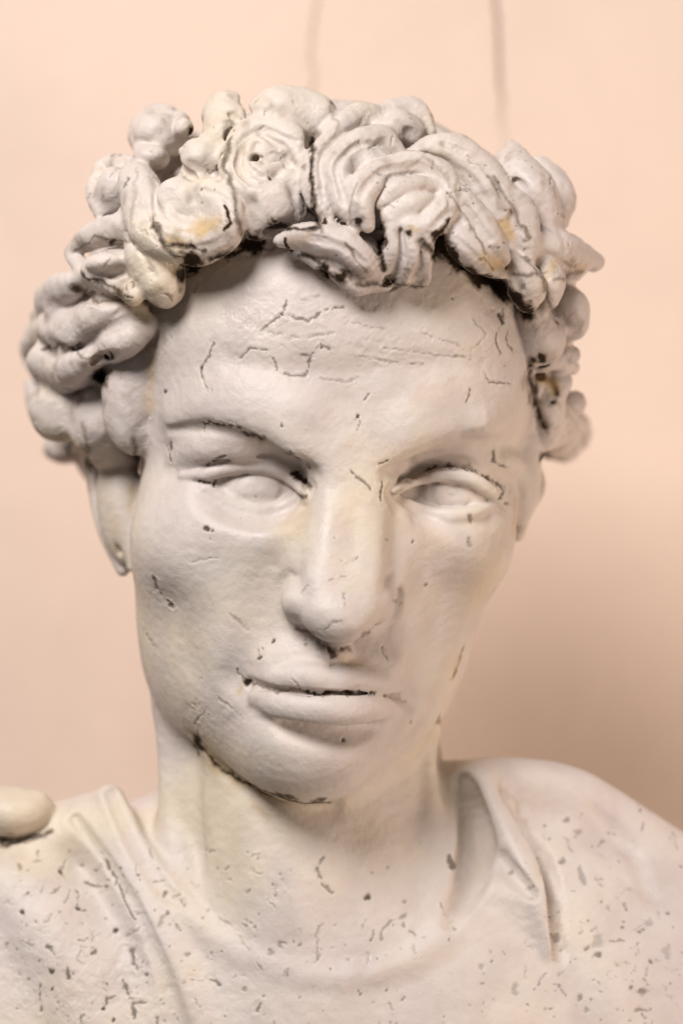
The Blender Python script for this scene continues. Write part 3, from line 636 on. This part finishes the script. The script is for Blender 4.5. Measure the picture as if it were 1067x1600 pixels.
for u_, v_, r_ in ((330, 385, 26), (275, 372, 20), (560, 425, 24), (630, 430, 24), (725, 415, 26), (785, 425, 24), (815, 455, 20), (430, 350, 22), (250, 455, 18), (190, 455, 22), (870, 425, 20), (850, 560, 22), (150, 560, 22)):
    grime_shade([(u_, v_)], r_, .30)  # painted shade darkens the undersides of the locks

V = V + N * DEP[:, None]
N = vnormals(V, TRI)

# ------------------------------------------------------------------ materials
def nodes(m):
    m.use_nodes = True; nt = m.node_tree; nt.nodes.clear(); return nt
def new(nt, t, **kw):
    x = nt.nodes.new(t)
    for k, val in kw.items(): setattr(x, k, val)
    return x
def plaster():
    m = bpy.data.materials.new('painted_plaster'); nt = nodes(m); L = nt.links.new
    out = new(nt, 'ShaderNodeOutputMaterial'); b = new(nt, 'ShaderNodeBsdfPrincipled'); L(b.outputs[0], out.inputs[0])
    tc = new(nt, 'ShaderNodeTexCoord')
    def noise(scale, detail=4, rough_=.55, dist=0):
        x = new(nt, 'ShaderNodeTexNoise'); x.inputs['Scale'].default_value = scale; x.inputs['Detail'].default_value = detail
        x.inputs['Roughness'].default_value = rough_; x.inputs['Distortion'].default_value = dist; L(tc.outputs['Object'], x.inputs['Vector']); return x
    def ramp(src, stops):
        r = new(nt, 'ShaderNodeValToRGB'); e = r.color_ramp.elements
        while len(e) < len(stops): e.new(0.5)
        for el_, (p, c) in zip(e, stops): el_.position = p; el_.color = (*c, 1) if len(c) == 3 else c
        L(src, r.inputs[0]); return r
    def mix(f, a, bb):
        x = new(nt, 'ShaderNodeMix', data_type='RGBA')
        if hasattr(f, 'node'): L(f, x.inputs[0])
        else: x.inputs[0].default_value = f
        for s_, i in ((a, 6), (bb, 7)):
            if hasattr(s_, 'node'): L(s_, x.inputs[i])
            else: x.inputs[i].default_value = (*s_, 1)
        return x.outputs[2]
    def math_(op, a, bb):
        x = new(nt, 'ShaderNodeMath', operation=op, use_clamp=True)
        for s_, i in ((a, 0), (bb, 1)):
            if hasattr(s_, 'node'): L(s_, x.inputs[i])
            else: x.inputs[i].default_value = s_
        return x.outputs[0]
    at = new(nt, 'ShaderNodeAttribute', attribute_name='wear'); sep = new(nt, 'ShaderNodeSeparateColor'); L(at.outputs['Color'], sep.inputs[0])
    n1 = noise(14, 3); n2 = noise(60, 5, .6, .4); n3 = noise(330, 4, .65); n4 = noise(900, 2)
    base = ramp(n1.outputs[0], [(0.34, (0.53, 0.470, 0.438)), (0.52, (0.57, 0.508, 0.455)), (0.68, (0.60, 0.522, 0.405))]).outputs[0]
    mott = ramp(n2.outputs[0], [(0.35, (0.86, 0.83, 0.83)), (0.6, (1, 1, 1))]).outputs[0]
    mm = new(nt, 'ShaderNodeMix', data_type='RGBA', blend_type='MULTIPLY'); mm.inputs[0].default_value = .55; L(base, mm.inputs[6]); L(mott, mm.inputs[7])
    col = mm.outputs[2]
    # fine dust specks
    sp = ramp(n3.outputs[0], [(0.66, (0, 0, 0)), (0.74, (1, 1, 1))]).outputs[0]
    col = mix(math_('MULTIPLY', sp, 0.35), col, (0.30, 0.23, 0.17))
    oc = math_('MULTIPLY', sep.outputs[1], ramp(n2.outputs[0], [(0.3, (.35, .35, .35)), (0.6, (1, 1, 1))]).outputs[0])
    col = mix(oc, col, (0.46, 0.31, 0.13))
    gsoft = ramp(math_('MULTIPLY', sep.outputs[0], math_('ADD', n3.outputs[0], 0.45)), [(0.08, (0, 0, 0)), (0.70, (1, 1, 1))]).outputs[0]
    gh = ramp(gsoft, [(0.0, (0.30, 0.21, 0.12)), (0.55, (0.10, 0.065, 0.035)), (1.0, (0.030, 0.019, 0.011))]).outputs[0]
    col = mix(gsoft, col, gh)
    col = mix(math_('MULTIPLY', sep.outputs[2], 0.95), col, (0.05, 0.032, 0.019))
    L(col, b.inputs['Base Color'])
    b.inputs['Roughness'].default_value = .5
    rr = ramp(n2.outputs[0], [(0.3, (.42,) * 3), (0.7, (.62,) * 3)]); L(rr.outputs[0], b.inputs['Roughness'])
    spc = new(nt, 'ShaderNodeMath', operation='SUBTRACT', use_clamp=True); spc.inputs[0].default_value = .42
    L(math_('MULTIPLY', math_('ADD', sep.outputs[0], sep.outputs[2]), .4), spc.inputs[1]); L(spc.outputs[0], b.inputs['Specular IOR Level'])
    bp = new(nt, 'ShaderNodeBump'); bp.inputs['Strength'].default_value = .5; bp.inputs['Distance'].default_value = .0006
    hsum = new(nt, 'ShaderNodeMath', operation='ADD'); L(n3.outputs[0], hsum.inputs[0]); 
    h2 = new(nt, 'ShaderNodeMath', operation='MULTIPLY'); L(n2.outputs[0], h2.inputs[0]); h2.inputs[1].default_value = 2.2; L(h2.outputs[0], hsum.inputs[1])
    L(hsum.outputs[0], bp.inputs['Height']); L(bp.outputs[0], b.inputs['Normal'])
    return m
PL = plaster()

# ------------------------------------------------------------------ split into parts
root = bpy.data.objects.new('bust', None); C.objects.link(root); root.empty_display_size = .05
root['label'] = 'weathered white plaster bust of a curly haired young man in a draped tunic'
root['category'] = 'bust'
OFF = [len(q) for q in ng]
fo = np.concatenate([OWNV[Qall[:, 0]], np.array([OWNV[f_[0]] for f_ in ng], int).reshape(-1)]) if len(ng) else OWNV[Qall[:, 0]]
WEAR_SHADE = np.stack([GR, OC, CR, np.ones_like(GR)], 1).clip(0, 1)  # first channel holds dirt together with painted shade
def part(name, sel, parent, smooth_n=True):
    qs_ = Qall[sel[:len(Qall)]]; ngs = [ng[i] for i in np.flatnonzero(sel[len(Qall):])]
    loops = np.concatenate([qs_.ravel()] + [np.array(f_) for f_ in ngs]).astype(np.int64) if len(ngs) else qs_.ravel()
    if not len(loops): return None
    tot = np.concatenate([np.full(len(qs_), 4), np.array([len(f_) for f_ in ngs], int)]).astype(np.int32)
    ids, li = np.unique(loops, return_inverse=True)
    me = bpy.data.meshes.new(name); me.vertices.add(len(ids)); me.vertices.foreach_set('co', (V[ids] * MM).astype(f32).ravel())
    me.loops.add(len(loops)); me.loops.foreach_set('vertex_index', li.astype(np.int32).ravel())
    me.polygons.add(len(tot)); st = np.concatenate([[0], np.cumsum(tot)[:-1]]).astype(np.int32); me.polygons.foreach_set('loop_start', st)
    try: me.polygons.foreach_set('loop_total', tot)
    except Exception: pass
    me.update(calc_edges=True)
    me.polygons.foreach_set('use_smooth', np.ones(len(tot), bool))
    ca = me.attributes.new('wear', 'FLOAT_COLOR', 'POINT'); ca.data.foreach_set('color', WEAR_SHADE[ids].astype(f32).ravel())
    me.normals_split_custom_set_from_vertices(N[ids].tolist())
    me.materials.append(PL)
    o = bpy.data.objects.new(name, me); C.objects.link(o); o.parent = parent
    return o
def pieces(sel):
    """split the faces of one owner into connected pieces, largest first; crumbs stay with the largest"""
    idx = np.flatnonzero(sel); lab = np.arange(len(V)); tri_of = [np.array(ng[i - len(Qall)]) if i >= len(Qall) else Qall[i] for i in idx]
    if not len(idx): return []
    mx = max(len(t) for t in tri_of); A_ = np.array([list(t) + [t[0]] * (mx - len(t)) for t in tri_of])
    while True:
        mn = lab[A_].min(1); old = lab.copy()
        np.minimum.at(lab, A_.ravel(), np.repeat(mn, mx)); lab = lab[lab]
        if (old == lab).all(): break
    root_ = lab[A_[:, 0]]; un, ct = np.unique(root_, return_counts=True); o = np.argsort(-ct); out = []
    for j, i in enumerate(o):
        s_ = np.zeros(len(sel), bool); s_[idx[root_ == un[i]]] = True
        if j == 0 or ct[i] > 400: out.append(s_)
        else: spare.append(s_)
    return out
spare = []
PARTS = {}
for nm in ('head', 'neck', 'tunic', 'mantle', 'button', 'hair'):
    PARTS[nm] = part(nm, fo == OWNERS[nm], root)
for nm in ['ear'] + ['curl%d' % i for i in range(1, ncurl[0] + 1)]:
    for s_ in pieces(fo == OWNERS[nm]): part(nm.rstrip('0123456789'), s_, PARTS['head' if nm == 'ear' else 'hair'])
if spare: part('curl_tip', np.any(spare, axis=0), PARTS['hair'])['kind'] = 'stuff'
print('parts', round(time.time() - T0, 1))

# ------------------------------------------------------------------ wall
WY = 0.37
def wall():
    cracks = [([(0.31, .012), (0.24, .004), (0.20, 0), (0.15, -.004)], -0.017 * 1.37), ([(0.36, -.004), (0.30, -.003), (0.24, .002), (0.2, .004), (0.17, .005)], 0.0595 * 1.37)]
    zs = np.concatenate([np.arange(-0.9, 0.12, .03), np.arange(0.12, 0.40, .0025), np.arange(0.40, 1.3, .03)])
    offs = np.array([-6, -3, -1.6, -.8, 0, .8, 1.6, 3, 6]) * .001
    xs = list(np.arange(-1.6, 1.6, .04))
    for _, x0 in cracks: xs = [x for x in xs if abs(x - x0) > .03] 
    cols = [(x, None, 0) for x in xs]
    for ci, (_, x0) in enumerate(cracks): cols += [(x0 + o_, ci, o_) for o_ in offs]
    cols.sort(key=lambda c: c[0])
    r = np.random.RandomState(4); jit = {ci: np.cumsum(r.normal(0, .0007, len(zs))) for ci in (0, 1)}
    vs, at = [], []
    for iz, z in enumerate(zs):
        for (x, ci, o_) in cols:
            y, k = WY, 0
            if ci is not None:
                pts = cracks[ci][0]; zz = [p[0] for p in pts][::-1]; dx = [p[1] for p in pts][::-1]
                x = x + float(np.interp(z, zz, dx)) + jit[ci][iz] * (0.15 < z < 0.36)
                live = max(0, min(1, (z - (0.17 if ci == 0 else 0.185)) / .05))
                wd = (.0008 if ci == 0 else .00105)
                k = live * math.exp(-(o_ / wd) ** 2); y += .0025 * k
            vs.append((x, y, z)); at.append((k * (.25 if ci == 0 else .75), 0, 0, 1))
    nx = len(cols); fs = [(j * nx + i, j * nx + i + 1, (j + 1) * nx + i + 1, (j + 1) * nx + i) for j in range(len(zs) - 1) for i in range(nx - 1)]
    # thickness
    nb = len(vs); x0, x1, z0, z1 = -1.6, cols[-1][0], zs[0], zs[-1]
    vs += [(x0, WY + .12, z0), (x1, WY + .12, z0), (x1, WY + .12, z1), (x0, WY + .12, z1)]; at += [(0, 0, 0, 1)] * 4
    fs += [(nb + 1, nb, nb + 3, nb + 2)]
    me = bpy.data.meshes.new('wall'); me.from_pydata(vs, [], fs)
    ca = me.attributes.new('wear', 'FLOAT_COLOR', 'POINT'); ca.data.foreach_set('color', np.array(at, f32).ravel())
    me.polygons.foreach_set('use_smooth', np.ones(len(fs), bool))
    o = bpy.data.objects.new('wall', me); C.objects.link(o); o['kind'] = 'structure'
    o['label'] = 'peach painted plaster wall with thin cracks behind the bust'
    m = bpy.data.materials.new('peach_wall_paint'); nt = nodes(m); L = nt.links.new
    out = new(nt, 'ShaderNodeOutputMaterial'); b = new(nt, 'ShaderNodeBsdfPrincipled'); L(b.outputs[0], out.inputs[0])
    tc = new(nt, 'ShaderNodeTexCoord'); ns = new(nt, 'ShaderNodeTexNoise'); ns.inputs['Scale'].default_value = 9; ns.inputs['Roughness'].default_value = .62; ns.inputs['Detail'].default_value = 5; L(tc.outputs['Object'], ns.inputs['Vector'])
    rp = new(nt, 'ShaderNodeValToRGB'); e = rp.color_ramp.elements; e[0].position = .35; e[0].color = (.67, .53, .435, 1); e[1].position = .68; e[1].color = (.715, .57, .468, 1); L(ns.outputs[0], rp.inputs[0])
    at_ = new(nt, 'ShaderNodeAttribute', attribute_name='wear'); sp = new(nt, 'ShaderNodeSeparateColor'); L(at_.outputs['Color'], sp.inputs[0])
    mx = new(nt, 'ShaderNodeMix', data_type='RGBA'); L(sp.outputs[0], mx.inputs[0]); L(rp.outputs[0], mx.inputs[6]); mx.inputs[7].default_value = (.16, .10, .07, 1)
    L(mx.outputs[2], b.inputs['Base Color']); b.inputs['Roughness'].default_value = .7
    n2 = new(nt, 'ShaderNodeTexNoise'); n2.inputs['Scale'].default_value = 40; n2.inputs['Detail'].default_value = 4; L(tc.outputs['Object'], n2.inputs['Vector'])
    bp = new(nt, 'ShaderNodeBump'); bp.inputs['Strength'].default_value = .25; bp.inputs['Distance'].default_value = .003; L(n2.outputs[0], bp.inputs['Height']); L(bp.outputs[0], b.inputs['Normal'])
    me.materials.append(m)
wall()
print('done', round(time.time() - T0, 1))
